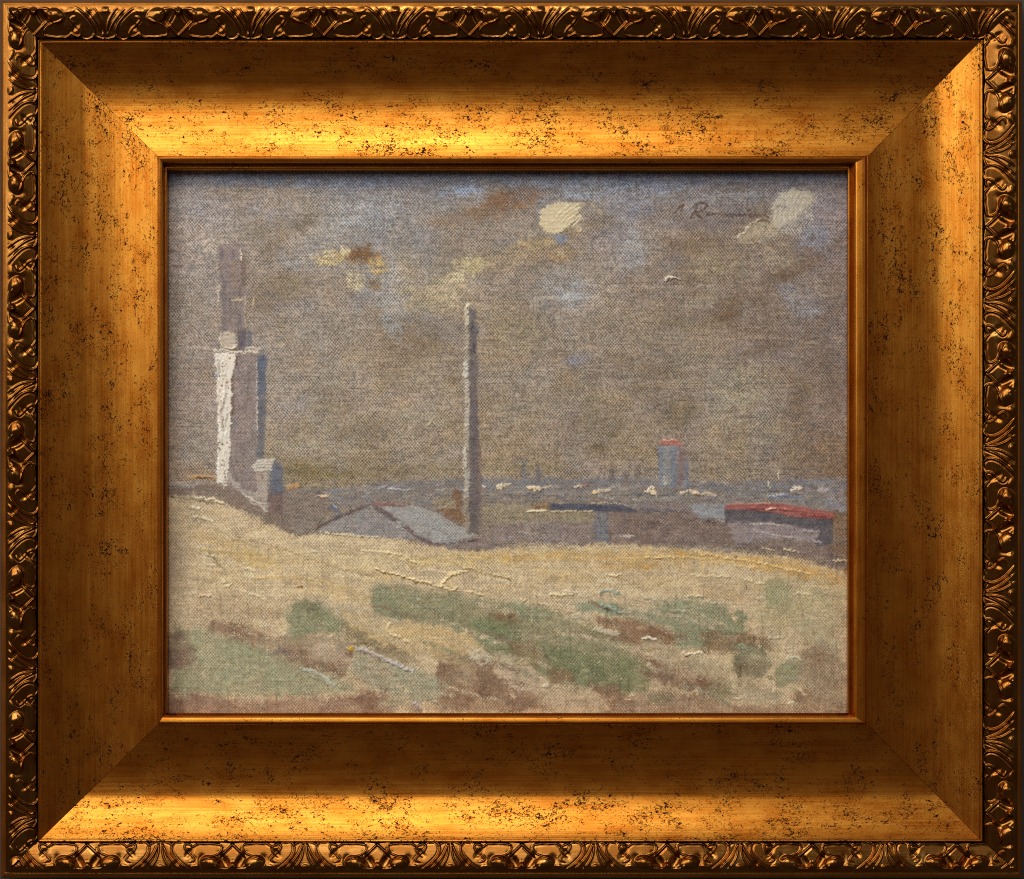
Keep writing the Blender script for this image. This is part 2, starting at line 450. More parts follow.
def rolled(n):
    _k[0] += 1
    return np.roll(n, (_k[0] * 97 % NY, _k[0] * 211 % NX), (0, 1))

def poly(pts, col, soft=1.2, wob=3.0, jit=9, imp=0.0, dry=0.75, br=None):
    p = np.array(pts, float)
    sl = box(p[:, 0].min(), p[:, 1].min(), p[:, 0].max(), p[:, 1].max(), soft * 2 + wob)
    x, y = X[sl], Y[sl]
    patch = 1.7 if soft >= 1.8 else 1.0
    soft = soft * 3.0 if soft >= 1.8 else (soft * 2.0 if soft >= 1.4 else soft * 1.25)
    d = np.full(x.shape, 1e9); ins = np.zeros(x.shape, bool)
    for i in range(len(p)):
        ax, ay = p[i]; bx, by = p[(i + 1) % len(p)]; dx, dy = bx - ax, by - ay
        t = np.clip(((x - ax) * dx + (y - ay) * dy) / (dx * dx + dy * dy + 1e-9), 0, 1)
        d = np.minimum(d, (x - ax - t * dx) ** 2 + (y - ay - t * dy) ** 2)
        if ay != by:
            ins ^= ((ay > y) != (by > y)) & (x < (bx - ax) * (y - ay) / (by - ay) + ax)
    sd = np.sqrt(d) * np.where(ins, 1, -1)
    sd = sd + wob * 2 * (rolled(N_mid)[sl] - .5) + min(wob, 1.5) * (rolled(N_fine)[sl] - .5)
    m = ss(-soft, soft, sd)
    lay(sl, m, col, jit, imp, dry, (br if br is not None else N_br)[sl], patch)

def stroke(pts, wd, col, soft=0.5, wob=0.6, jit=8, imp=0.0, dry=0.85, taper=True):
    p = catmull(pts, 8) if len(pts) > 2 else np.array(pts, float)
    sl = box(p[:, 0].min(), p[:, 1].min(), p[:, 0].max(), p[:, 1].max(), wd + 3)
    d, t, _ = seg_dist(X[sl], Y[sl], p)
    w2 = wd * 0.5
    if taper: w2 = w2 * np.clip(np.minimum(t * 7, (1 - t) * 5) + 0.3, 0, 1)
    sd = w2 - d + wob * 2 * (rolled(N_fine)[sl] - .5) + wob * (rolled(N_mid)[sl] - .5)
    lay(sl, ss(-soft, soft, sd), col, jit, imp, dry, N_fine[sl])

def blob(cx, cy, rx, ry, col, a=0.7, ang=0.0, dry=0.62, jit=7, imp=0, boost=1.0):
    if boost != 1.0:
        b0 = C[int((cy - Y0) / G), int((min(cx, 850) - X0) / G)]; col = b0 + boost * (np.array(col) - b0)
    sl = box(cx - max(rx, ry), cy - max(rx, ry), cx + max(rx, ry), cy + max(rx, ry), 6)
    x, y = X[sl] - cx, Y[sl] - cy; c, s = math.cos(math.radians(ang)), math.sin(math.radians(ang))
    q = np.sqrt(((x * c + y * s) / rx) ** 2 + ((-x * s + y * c) / ry) ** 2)
    q = q + 0.9 * (rolled(N_mid)[sl] - .5) + 0.5 * (rolled(N_big)[sl] - .5)
    lay(sl, a * ss(1.25, 0.25, q), col, jit, imp, dry, N_h[sl], 0.0)

exec_paint = True
# ---- sky passages
poly([(160,160),(856,160),(856,183),(640,186),(480,184),(400,187),(250,185),(160,185)], (112,117,140), 2.5, 2, 8, 0, 1)  # blue paint along the top, also carrying the lip's shadow tint
for (cx, cy, rx, ry, c, a, g) in [
 (330,184,90,5,(140,148,170),.8,0),(220,181,60,5,(132,134,148),.7,0),(430,181,60,5,(130,130,142),.7,0),(560,184,70,6,(140,146,166),.75,0),(650,187,50,8,(146,152,170),.7,0),(760,182,90,5,(128,124,132),.7,0),
 (462,190,24,7,(146,156,178),.85,-8),(500,205,40,14,(128,97,72),.95,-18),(478,215,30,9,(130,102,78),.85,-15),(525,198,24,9,(130,104,86),.7,-10),(448,220,26,9,(138,120,102),.6,0),
 (586,194,40,9,(150,152,160),.7,0),(365,214,42,22,(152,150,150),.75,0),(310,262,30,12,(152,148,146),.6,0),(392,322,14,26,(152,152,152),.6,-20),
 (300,222,20,10,(118,106,92),.6,-10),(258,232,26,8,(126,114,98),.6,0),(282,285,30,18,(130,116,94),.5,0),(205,205,34,10,(160,152,146),.6,0),(190,275,18,22,(158,150,142),.6,0),(180,310,12,24,(146,126,110),.6,0),
 (270,258,10,14,(126,108,88),.6,0),(262,300,14,20,(128,112,92),.5,0),
 (332,258,26,9,(192,172,128),.9,-6),(362,256,22,8,(122,92,62),.95,8),(379,266,11,12,(178,152,106),.9,0),(357,280,11,11,(184,170,138),.85,-40),(374,284,10,6,(132,110,84),.7,0),(345,252,10,5,(200,180,138),.7,0),
 (470,265,24,11,(178,162,128),.8,-20),(446,288,32,14,(176,160,128),.8,-15),(425,302,28,12,(164,148,118),.7,-10),(408,290,20,9,(158,144,120),.6,0),(455,276,14,6,(196,180,146),.7,0),(438,292,16,5,(188,170,138),.65,0),
 (540,245,40,12,(158,138,108),.8,-16),(520,258,30,12,(160,140,112),.6,-10),(560,254,22,8,(160,132,98),.7,0),(565,226,10,18,(138,116,90),.5,20),(600,222,22,12,(138,124,108),.6,0),
 (572,292,28,14,(156,152,150),.75,0),(605,240,26,12,(152,142,136),.6,0),(628,258,20,12,(156,150,148),.6,0),(575,360,16,9,(138,132,138),.75,0),(632,252,16,22,(150,148,150),.6,0),(540,300,24,10,(150,140,128),.5,0),
 (430,330,40,22,(132,122,114),.55,0),(418,345,30,16,(128,110,90),.5,0),(395,380,30,18,(150,134,110),.5,0),(520,330,40,22,(150,138,112),.4,0),
 (700,222,60,12,(126,114,108),.6,0),(735,196,60,8,(142,138,138),.6,0),(655,215,30,12,(122,108,98),.5,0),
 (700,245,44,14,(130,108,84),.5,0),(760,232,14,18,(136,112,88),.5,25),(776,256,20,22,(160,144,122),.6,-10),(812,258,14,14,(122,102,90),.6,0),(816,236,18,16,(132,132,142),.75,0),(802,222,12,6,(136,134,138),.5,0),
 (780,276,30,9,(118,98,78),.7,-20),(740,300,44,10,(120,101,80),.65,-22),(728,314,16,12,(118,96,74),.7,0),(720,268,40,20,(146,132,108),.45,0),(805,305,24,18,(140,134,134),.6,0),(788,292,14,10,(146,142,144),.5,0),(780,345,18,14,(124,104,90),.5,0),(690,320,40,20,(128,112,92),.4,0),
 (676,284,7,4,(118,98,80),.5,0),
 (184,250,22,50,(166,152,142),.75,0),(190,330,24,50,(160,146,134),.65,0),(205,210,34,14,(160,150,144),.6,0),(330,330,60,26,(150,138,124),.5,0),(350,430,60,24,(154,142,124),.55,0),(430,380,34,40,(152,138,118),.5,0),(520,400,40,40,(150,138,120),.45,0),
 (735,395,34,44,(160,148,128),.6,25),(700,300,44,14,(148,134,114),.5,-25),(690,360,44,20,(148,136,116),.5,-20),(600,330,50,22,(146,134,118),.5,-10),(250,370,60,20,(150,138,120),.4,0),(330,400,34,24,(136,124,104),.5,0),(360,430,40,14,(132,118,96),.5,-20),(300,445,24,14,(160,148,128),.6,0),(420,420,40,18,(154,142,120),.5,0),(330,376,30,14,(150,140,122),.4,0),
 (600,420,30,24,(132,118,96),.5,0),(560,400,60,20,(148,134,112),.4,0),(650,370,30,10,(128,112,92),.5,0),(680,412,22,20,(132,116,92),.55,0),(735,385,36,26,(158,146,124),.6,-30),(770,430,30,20,(150,136,114),.5,0),(800,400,14,40,(124,106,88),.55,10),(760,350,30,8,(122,104,84),.5,-15),(705,378,36,14,(150,136,116),.4,0),(640,390,16,10,(126,110,88),.5,0),(832,380,12,60,(122,106,92),.5,0),(830,460,10,40,(134,112,90),.5,0),
 (330,474,60,7,(130,116,80),.55,0),(420,470,70,9,(138,122,94),.4,0),(300,468,22,10,(126,110,76),.5,0),(600,448,10,6,(120,100,70),.6,0),(520,468,60,8,(150,134,104),.5,0),(700,470,60,10,(148,134,112),.4,0),
 (200,440,24,40,(154,142,124),.4,0),(195,470,24,10,(152,130,104),.5,0)]:
    blob(cx, cy, rx, ry, c, min(a * 1.15, 1), g, 0.66, boost=1.28)
# diagonal scumble scratches
for i in range(230):
    x, y = rng.uniform(172, 842), rng.uniform(188, 476); L = rng.uniform(6, 26); an = math.radians(rng.choice([-35, -8, 4, 50]) + rng.normal(0, 12))
    s = rng.uniform(-20, 20)
    base = C[int((y - Y0) / G), int((x - X0) / G)]
    stroke([(x, y), (x + L * math.cos(an), y + L * math.sin(an))], rng.uniform(1.5, 5), base + s * np.array([1, .96, .88]), 1.2, 1.2, 6, 0.06, 0.5)
# long slubs in the linen
for i in range(70):
    y = rng.uniform(185, 700); x = rng.uniform(170, 760); L = rng.uniform(20, 130)
    s = rng.choice([-20, 14]); base = C[int((y - Y0) / G), int((x - X0) / G)]
    stroke([(x, y), (x + L / 2, y + rng.normal(0, .5)), (x + L, y + rng.normal(0, .6))], 1.0, base + s, 0.5, 0.5, 6, 0.12 if s > 0 else 0, 0.5)

def paint_list(items):
    for it in items:
        it[0](*it[1:-1], **it[-1])

# ---- far shore band
poly([(287,486),(330,489),(365,486),(380,481),(470,479),(560,479),(640,478),(700,482),(846,478),(846,512),(640,512),(540,510),(470,510),(380,508),(287,506)], (134,127,121), 1.5, 2.5, 14, 0.1, 0.8)
poly([(360,484),(468,480),(468,486),(380,492)], (124,118,116), 1.4, 2, 10, 0, .7)
poly([(470,479),(660,479),(660,486),(470,486)], (124,120,122), 1, 2, 10, 0, .75)
poly([(684,482),(750,483),(846,480),(846,494),(760,494),(684,492)], (127,124,126), 1.4, 2, 10, 0, .85)
poly([(790,478),(846,482),(846,492),(800,490)], (134,133,142), 1.5, 2, 8, 0, .7)
poly([(828,492),(846,492),(846,512),(822,506)], (144,142,146), 1.5, 2, 8, .05, .8)
poly([(290,496),(360,490),(450,492),(440,505),(300,505)], (132,124,118), 1.2, 2.5, 14, .1, .7)
poly([(478,492),(640,494),(640,503),(478,506)], (136,124,112), 1.5, 2, 14, .1, .7)
for i in range(150):
    x, y = rng.uniform(300, 840), rng.uniform(485, 503)
    c = [(158,152,146),(112,110,116),(140,128,116),(104,98,98),(150,138,122),(120,122,136)][rng.integers(6)]
    stroke([(x, y), (x + rng.uniform(3, 16), y + rng.normal(0, .8))], rng.uniform(1.0, 2.2), c, .5, .7, 10, rng.uniform(0, .35), .8)
for (x, y0, y1, wd, c) in [(524.5,461,484,3.2,(118,118,128)),(538.5,469,484,4.5,(124,120,122)),(612,470,481,6,(120,112,106)),(626,474,481,5,(124,114,106)),(638,468,481,6,(126,114,104)),(541,466,474,2,(128,122,118))]:
    stroke([(x, y0), (x, y1)], wd, tuple(v - 8 for v in c), 1, .8, 8, 0, .85, False)
stroke([(514,461.5),(525,461.5)], 1.6, (122,120,126), .8, .6, 6, 0, .6)
# hazy blocks of the far town
for i in range(90):
    x = rng.uniform(345, 838); y = rng.uniform(484, 503); wd_ = rng.uniform(3, 11); h_ = rng.uniform(2, 5)
    c = [(150,142,136),(118,112,116),(140,126,116),(128,124,130),(160,152,142),(132,114,106)][rng.integers(6)]
    poly([(x, y - h_), (x + wd_, y - h_ + rng.normal(0, .4)), (x + wd_, y), (x, y)], c, .9, .8, 8, .08, .7)
# middle ground strip left to right
poly([(478,505),(550,503),(596,512),(594,528),(478,536)], (150,136,112), 1.5, 2, 12, .08, .8)
poly([(478,528),(550,522),(596,525),(596,544),(478,540)], (140,125,118), 1.5, 2.2, 11, .08, .8)
for i in range(26):
    x, y = rng.uniform(482, 590), rng.uniform(522, 541)
    stroke([(x, y), (x + rng.uniform(5, 22), y + rng.normal(0, .8))], 1.6, [(158,146,136),(124,108,102),(134,124,126)][rng.integers(3)], .5, .7, 8, .15, .7)
poly([(606,510),(640,509),(690,512),(735,520),(760,540),(738,546),(606,544)], (128,110,101), 1.6, 2, 12, .08, .88)
poly([(640,500),(689,503),(690,512),(640,511)], (132,118,114), 1.2, 1.6, 9, .1, .85)
stroke([(636,508),(660,511),(688,511.5)], 2.2, (92,88,98), .8, .8, 7, 0, .8)
poly([(689,505),(724,504),(725,521),(703,521)], (150,149,151), 1.2, 1.4, 8, .12, .9)
stroke([(706,522),(716,522.5)], 2, (80,64,52), .5, .5, 5, .2, .9)
stroke([(712,521),(740,522),(752,522)], 1.5, (176,162,148), .5, .6, 6, .4, .85)
poly([(738,538),(846,541),(846,560),(800,556),(738,549)], (136,118,108), 1.5, 2, 10, .05, .85)
poly([(831,512),(846,512),(846,562),(831,548)], (136,113,90), 1.2, 1.6, 10, .05, .85)
for i in range(24):
    x, y = rng.uniform(612, 735), rng.uniform(518, 543)
    stroke([(x, y), (x + rng.uniform(5, 20), y + rng.normal(0, .8))], 1.6, [(142,126,120),(98,82,80),(124,106,98)][rng.integers(3)], .5, .7, 8, .15, .7)
stroke([(618,536),(628,537),(634,536)], 1.4, (186,174,160), .4, .5, 5, .4, .8)

REG = np.zeros((NY, NX), np.uint8)
NAMES = ["canvas"]
def region(name, fn, *a, **k):
    """paint, and remember which part of the sheet this thick passage covers"""
    if name not in NAMES: NAMES.append(name)
    before = C.copy(); fn(*a, **k)
    ch = np.abs(C - before).sum(-1) > 10
    REG[ch] = NAMES.index(name)
def mark(name, pts):
    if name not in NAMES: NAMES.append(name)
    p = np.array(pts, float)
    ins = np.zeros(X.shape, bool)
    for i in range(len(p)):
        ax, ay = p[i]; bx, by = p[(i + 1) % len(p)]
        if ay != by: ins ^= ((ay > Y) != (by > Y)) & (X < (bx - ax) * (Y - ay) / (by - ay) + ax)
    REG[ins & (REG == 0)] = NAMES.index(name)

# ---- blue roofed shed
poly([(533,504),(550,504),(550,509.5),(533,509)], (142,112,82), .8, 1.2, 8, .1, .9)
poly([(594,510),(608,510),(609,542),(595,542)], (116,116,123), 1.1, 1.4, 9, .08, .9)
poly([(550,503.4),(592,504.4),(614,503.6),(630,507),(637,511.5),(609,511),(594,511),(550,510)], (82,82,97), .8, .9, 9, .15, 1)
stroke([(528,511.8),(538,511),(547,510.6)], 2.0, (220,205,170), .4, .4, 6, .9, 1)
stroke([(550,511.2),(575,511.4),(595,511)], 1.5, (196,182,148), .5, .4, 6, .5, .9)
stroke([(592,503.6),(612,502.6),(628,505.6)], 1.3, (186,164,140), .4, .5, 6, .5, .85)
mark("painted_shed", [(532,502),(550,502),(614,502),(638,510),(638,513),(609,513),(610,543),(594,543),(593,513),(528,513)])
# ---- red roofed shed
poly([(728,521),(784,522),(822,531),(820,541),(768,539),(738,546),(730,532)], (150,136,134), 1, 1.6, 10, .12, .9)
poly([(725,509),(755,509),(796,515),(833,518),(832,542),(821,547),(812,543),(821,533),(784,523),(760,522),(725,522)], (94,87,95), .9, 1.2, 9, .1, 1)
poly([(725,504.4),(773,502.8),(792,505),(834,512.6),(834,520),(796,516.5),(755,510.4),(725,510)], (152,94,86), .7, 1.0, 14, .35, 1)
for (a, b, c) in [((728,505),(772,503.4),(176,112,100)),((745,508),(790,510),(132,66,62)),((780,508),(832,515),(168,98,88)),((800,514),(833,518),(128,62,60))]:
    stroke([a, b], 1.6, c, .5, .6, 8, .4, .8)
stroke([(765,510),(770,508.6),(777,508.8)], 1.8, (204,168,150), .4, .4, 6, .9, 1)
stroke([(745,524),(770,524),(781,525)], 1.6, (186,174,166), .4, .5, 5, .5, .85)
stroke([(750,529),(764,533),(780,536),(798,538)], 1.6, (170,158,152), .4, .5, 5, .4, .8)
stroke([(802,531),(821,532)], 2.2, (160,148,148), .5, .6, 6, .4, .85)
mark("painted_shed_with_red_roof", [(724,503),(773,501.5),(793,503.5),(835,511.5),(835,521),(833,543),(821,548),(811,544),(818,541),(768,539.5),(728,532),(724,522)])
# ---- round far tower
poly([(659,444),(680,443),(687,452),(687.5,488),(662,488)], (140,138,136), 1, 1.2, 9, .1, .95)
poly([(658.5,447),(662,447),(664,488),(661,488)], (116,128,150), .8, .8, 8, .1, .9)
poly([(670,446),(677,446),(677,488),(671,488)], (122,128,140), 1, 1, 9, .1, .9)
poly([(678,445),(685,449),(687.5,470),(684,482),(678,486)], (134,114,108), 1, 1, 9, .1, .9)
poly([(684,462),(688,462),(688,486),(685,486)], (118,124,142), .8, .8, 8, .05, .8)
stroke([(664,476),(666,486)], 3, (178,170,152), .6, .6, 6, .3, .8)
poly([(659,441),(668,439.6),(680,440.6),(684,446),(676,445),(660,445.5)], (168,110,96), .8, .9, 10, .3, .95)
stroke([(663,440.2),(678,440.2)], 1.3, (206,160,146), .4, .5, 5, .5, .85)
mark("painted_round_tower", [(657.5,439),(680,438.6),(688.5,447),(689,488),(660,488)])
# ---- white and cream flecks of the shore
for (pts, wd, c, im) in [([(646,491),(651,489),(656,494)],4.6,(222,202,170),1.0),([(650,492),(657,497)],3,(206,186,156),.7),([(680,493),(690,491.5),(700,493.5)],3.4,(196,176,150),.9),([(694,494.5),(706,494),(717,496)],2.8,(186,168,144),.7),
  ([(790,491),(795,488.4),(803,488.6)],3.2,(218,202,178),.9),([(819,491),(829,490)],5,(168,158,156),.5),([(769,482),(769.3,491)],1.6,(204,192,162),.5),([(778,470),(779,479)],1.6,(196,184,152),.5),([(768,496.5),(786,496.2),(804,497)],1.8,(106,122,156),.2),([(768,495),(784,495.2)],1.2,(176,180,188),.4),
  ([(497,487.6),(502,486)],4.4,(212,196,166),.9),([(500,486),(512,485)],2.4,(186,172,148),.6),([(527,488.5),(533,487.2),(540,489.5)],3.2,(218,192,152),.9),([(533,487),(552,487)],1.8,(190,176,152),.5),([(573,487.6),(582,486)],2.4,(206,184,150),.7),([(584,484.4),(587,484)],2.6,(178,104,88),.4),
  ([(592.6,492.6),(597,491.6)],4.2,(224,190,140),1.0),([(596,491),(612,490)],2.4,(194,176,150),.6),([(483,486),(486,487)],3,(196,176,164),.6),([(389,488.6),(402,489.4)],2,(178,180,186),.5),([(398,490.4),(412,489.6)],1.6,(160,158,160),.4),([(376,490),(386,486)],2,(158,154,152),.4),
  ([(314,496.4),(322,495.6),(331,496.2)],2.2,(206,172,136),.8),([(372,502),(390,504),(408,505.6)],2,(140,106,94),.3),([(328,506),(338,512),(334,518)],4,(104,106,118),.3),([(324,505),(338,504)],2.4,(98,100,112),.3),([(332,504),(338,509)],1.6,(158,156,160),.4)]:
    stroke(pts, wd, c, .5, .6, 7, im, .95)
# ---- left mass of buildings, ridge
poly([(168,484),(216,484),(216,497),(168,497)], (134,119,106), 1.4, 2, 11, .1, .85)
poly([(168,483),(196,482),(216,485),(214,488),(168,489)], (160,150,142), 1.2, 1.6, 10, .2, .7)
poly([(282,490),(296,488),(332,500),(330,510),(314,528),(298,537),(280,526),(266,512)], (134,120,109), 1.6, 2, 11, .08, .9)
poly([(214,483),(238,489),(268,512),(286,520),(302,536),(276,529),(246,513),(212,497),(168,496),(168,490)], (130,113,101), 1.5, 2, 9, .08, .85)
stroke([(189,478.4),(200,476.4),(216,478)], 3.4, (186,146,96), .6, .7, 9, .5, .9)
stroke([(196,477.8),(214,478.6)], 1.2, (116,78,48), .4, .5, 5, 0, .9)
stroke([(172,477),(186,477)], 3, (164,144,120), .6, .8, 7, .3, .7)
stroke([(287,488),(293,486),(298,487.4)], 5, (184,142,96), .8, .8, 8, .4, .9)
# ---- tall tower: faint upper shaft
poly([(218,246),(243,244),(246,262),(246,331),(224,331),(221,280)], (134,119,114), 1.4, 1.6, 9, .08, .9)
for (x, y0, y1, c, wd) in [(221,248,258,(112,100,102),4),(232,250,260,(116,104,106),3),(224,282,330,(114,102,104),4),(228,262,278,(132,116,110),5),(234,262,284,(140,118,104),6),(234,290,312,(132,118,108),7),(243,262,284,(112,90,74),4),(239,312,330,(112,102,102),5),(230,300,316,(112,100,102),3)]:
    stroke([(x, y0), (x + .8, y1)], wd, c, 1, 1, 8, 0, .75, False)
for (pts, c, im) in [([(241,249),(241.6,262)],(206,192,166),1.1),([(217.5,264),(217.5,274)],(176,160,140),.8),([(219.6,284),(219.6,302)],(178,164,144),.8),([(245,296),(246,330)],(164,148,126),.6),([(253.6,298),(252.6,318)],(172,154,124),.7),([(231,300.6),(243,300)],(184,162,130),.5),([(214,243),(232,243.8)],(162,150,136),.3),([(204,246),(210,241),(216,242)],(176,164,148),.6)]:
    stroke(pts, 1.5, c, .4, .5, 6, im, .8)
stroke([(240,284),(240,292),(239,300)], 2, (104,86,72), .6, .6, 6, 0, .7)
blob(209, 246, 8, 6, (176,164,144), .7, 0, .6)
poly([(237,331),(245,330),(246,349),(238,349)], (98,88,94), .9, 1.2, 8, .1, .95)
poly([(247.6,331),(252,332),(252,348),(247,348)], (104,99,108), .9, 1, 8, .05, .9)
poly([(220,333),(230,331),(236,335),(237,345),(232,349),(221,348)], (180,166,148), .8, 1.2, 12, .5, .95)
stroke([(220.6,334),(220,341),(222,347)], 1.6, (206,192,170), .4, .5, 5, .9, .95)
stroke([(224,346.6),(230,348.4),(237,346)], 1.6, (210,196,172), .4, .5, 5, .9, .95)
stroke([(222,349.8),(238,350.4)], 1.2, (74,58,50), .4, .4, 5, 0, .9)
mark("painted_tower_spire", [(217,244),(244,243),(248,262),(253,330),(253,349),(219,349),(219,330),(219,262)])
# main block
poly([(229,353),(258,354),(258,502),(247,498),(229,487)], (137,123,117), 1.2, 1.4, 11, .1, .95)
for i in range(34):
    x, y = rng.uniform(234, 256), rng.uniform(356, 490)
    stroke([(x, y), (x + rng.normal(0, .6), y + rng.uniform(6, 26))], rng.uniform(1.2, 3), [(148,135,130),(122,107,102),(128,112,104),(142,128,126)][rng.integers(4)], .7, .8, 7, .12, .65)
poly([(257.4,356),(262,353),(266,357),(266,400),(264.4,440),(263,472),(257.5,474)], (108,105,108), 1.2, 1.2, 9, .1, .95)
poly([(257.6,357),(262,354),(265.6,358),(265,392),(258,396)], (84,93,116), 1.4, 1.2, 10, .12, .95)
stroke([(262,400),(261,418)], 5, (92,95,108), 1, 1, 8, 0, .7)
stroke([(233,357),(232,375),(233,400),(232.6,416)], 3.0, (110,82,64), .8, .8, 8, 0, .85)
stroke([(236.8,356),(236.6,366)], 1.8, (66,52,50), .5, .5, 5, 0, .95)
stroke([(257.2,362),(256.8,380),(257.6,402),(257,440)], 1.3, (182,172,164), .4, .6, 7, .8, .75)
poly([(215,355),(222,352.6),(236,354),(235.6,366),(232,376),(231,388),(233,396),(231,408),(230.6,430),(231,450),(229,470),(226.4,486),(217,484),(218,450),(216.6,420),(217.5,392),(216,376)], (212,203,188), .8, 1.8, 7, .85, 1, N_brv)
for i in range(40):
    x, y = rng.uniform(218, 227), rng.uniform(356, 478)
    stroke([(x, y), (x + rng.normal(0, .8), y + rng.uniform(5, 18))], rng.uniform(.9, 2), [(228,221,208),(196,186,168),(222,214,200),(178,166,150)][rng.integers(4)], .4, .6, 6, .5, .9)
for i in range(26):
    x, y = rng.uniform(216, 231), rng.uniform(356, 470)
    stroke([(x, y), (x + .5, y + rng.uniform(.6, 2))], rng.uniform(.8, 1.5), (128,104,80), .4, .3, 5, -.3, 1)
stroke([(215.5,370),(217,380)], 2, (168,170,178), .6, .6, 6, .2, .7)
stroke([(212.5,351),(222,350),(236,352.4),(248,352),(262,353)], 2.4, (196,184,166), .5, .8, 8, .6, .85)
stroke([(245,349),(252,348),(258,350),(263,348.4)], 1.6, (190,178,162), .4, .6, 6, .6, .8)
stroke([(228,474),(233,482),(240,488)], 4, (168,156,146), .8, .8, 8, .4, .85)
mark("painted_tower", [(211,350),(235,350),(263,351),(267,356),(266,400),(264,474),(259,503),(247,498),(229,487),(216,485),(217,440),(215,380)])
# small roofed turret beside it
poly([(234,487),(256,492),(268,500),(268,513),(254,505)], (162,150,139), 1, 1.3, 10, .25, .95)
stroke([(243,494),(256,502),(268,513)], 1.8, (184,172,158), .4, .5, 6, .6, .9)
stroke([(250,500),(260,503),(268,504)], 1.4, (186,174,160), .4, .5, 6, .5, .9)
poly([(268,492),(283,492),(283,514),(268.5,514)], (117,97,91), 1, 1.2, 9, .05, .95)
poly([(275,461),(282,467),(283.5,494),(269.6,494),(270,471)], (103,104,117), 1.0, 1, 9, .1, 1)
poly([(256,471),(268,471),(268,504),(257,498)], (168,154,142), .8, .9, 9, .3, 1)
stroke([(261.6,474),(263,479)], 2.6, (126,108,98), .5, .5, 6, -.1, .95)
poly([(251.4,467),(258,459.4),(275.5,458.6),(270.8,471),(255,472)], (180,170,156), .7, .8, 9, .5, 1)
for y in (461.5, 464.5, 467.5, 470):
    stroke([(254.5, y), (264, y - .4), (272.5, y)], 1.0, (198,188,172), .4, .5, 6, .45, .85)
mark("painted_turret", [(250.5,467),(257.5,458.5),(276,457.6),(283,466),(284,514),(268,514),(256,504)])
# ---- gabled shed
poly([(316,529),(370,505),(377,507),(424,541),(398,539),(321,532)], (147,140,136), 1.2, 1.5, 9, .1, .98)
poly([(376,506.5),(419,506),(452,520),(477,534.4),(470,539),(437,545),(426,541)], (159,156,151), 1.2, 1.5, 9, .15, 1)
poly([(455,490),(462,492),(463,527),(450,521),(434,511)], (126,97,74), 1.2, 1.5, 9, .1, .85)
poly([(430,498),(452,496),(456,508),(436,510)], (144,130,108), 1.2, 1.5, 9, .1, .7)
stroke([(440,508),(448,506.4)], 1.6, (184,160,124), .4, .5, 6, .5, .8)
stroke([(415,505),(440,513),(462,525),(475,533)], 1.8, (128,120,116), .6, .6, 7, 0, .7)
poly([(436,545),(452,542),(476,538),(505,540),(505,549),(470,550),(445,549)], (138,122,114), 1, 1.4, 9, .1, .95)
stroke([(432,544.6),(446,543.4),(466,541.6),(480,539)], 2.6, (106,84,82), .7, .6, 7, .1, .9)
stroke([(372,505),(384,512),(404,526),(420,537),(436,546)], 4.6, (110,94,92), .8, .7, 8, .2, .95)
stroke([(374,504),(392,505.6),(408,505.8)], 1.8, (136,98,90), .5, .5, 6, .2, .85)
stroke([(316,528),(334,519),(352,511.5),(371,504.4)], 2.8, (102,85,84), .6, .6, 7, .25, .95)
stroke([(317,528),(326,522)], 2.4, (84,68,66), .5, .5, 6, .1, .95)
for i in range(26):
    x = rng.uniform(385, 455); y = 509 + (x - 385) * .30 + rng.uniform(0, 16)
    stroke([(x, y), (x + rng.uniform(6, 16), y + rng.uniform(1, 5))], 1.8, [(162,160,153),(142,138,132)][rng.integers(2)], .6, .7, 6, .12, .6)
mark("painted_gabled_shed", [(314,529),(370,503),(377,504.6),(420,504.6),(453,519),(478,534),(472,540),(437,547),(398,540),(321,533)])
# ---- chimney
poly([(469,307),(475.6,308),(476.8,360),(478,440),(479,533),(469,533),(469,420)], (108,98,95), 1.1, 1.0, 8, .12, 1)
for i in range(30):
    y = rng.uniform(310, 520); x = rng.uniform(470.5, 477)
    stroke([(x, y), (x + .4, y + rng.uniform(5, 20))], rng.uniform(1, 2.2), [(104,95,96),(78,70,74),(112,100,94),(100,90,96)][rng.integers(4)], .6, .7, 6, .1, .7)
stroke([(479,440),(480,500),(481,532)], 3.4, (116,98,94), 1, .8, 7, 0, .75)
for (y0, y1, x, wd, c, im) in [(306,328,467,4.2,(178,168,146),.7),(326,350,467,3.4,(158,147,128),.4),(346,372,466.8,3.6,(168,158,138),.4),(362,378,466,4.6,(182,176,164),.8),(376,392,467,3.6,(180,172,158),.6),(388,430,467,4.2,(174,166,152),.5),(426,452,466.6,3.8,(164,154,136),.4),(448,470,464.8,3.6,(180,172,156),.8),(466,500,466.6,5.2,(166,158,144),.55),(496,512,466,5,(150,138,120),.4),(508,532,467.4,4.0,(142,130,114),.3)]:
    stroke([(x, y0), (x + .4, (y0 + y1) / 2), (x, y1)], wd, c, .6, .9, 9, im, .9)
blob(467.5, 306.4, 3.4, 3, (210,196,164), 1, 0, 1, 6, .9)
stroke([(472,307.6),(475,308)], 2.2, (150,138,128), .5, .5, 6, .2, .9)
mark("painted_chimney", [(463,305),(470,303.5),(477,307),(478,360),(479.5,440),(481,533),(464,533),(463,480),(463,450),(464.5,400)])

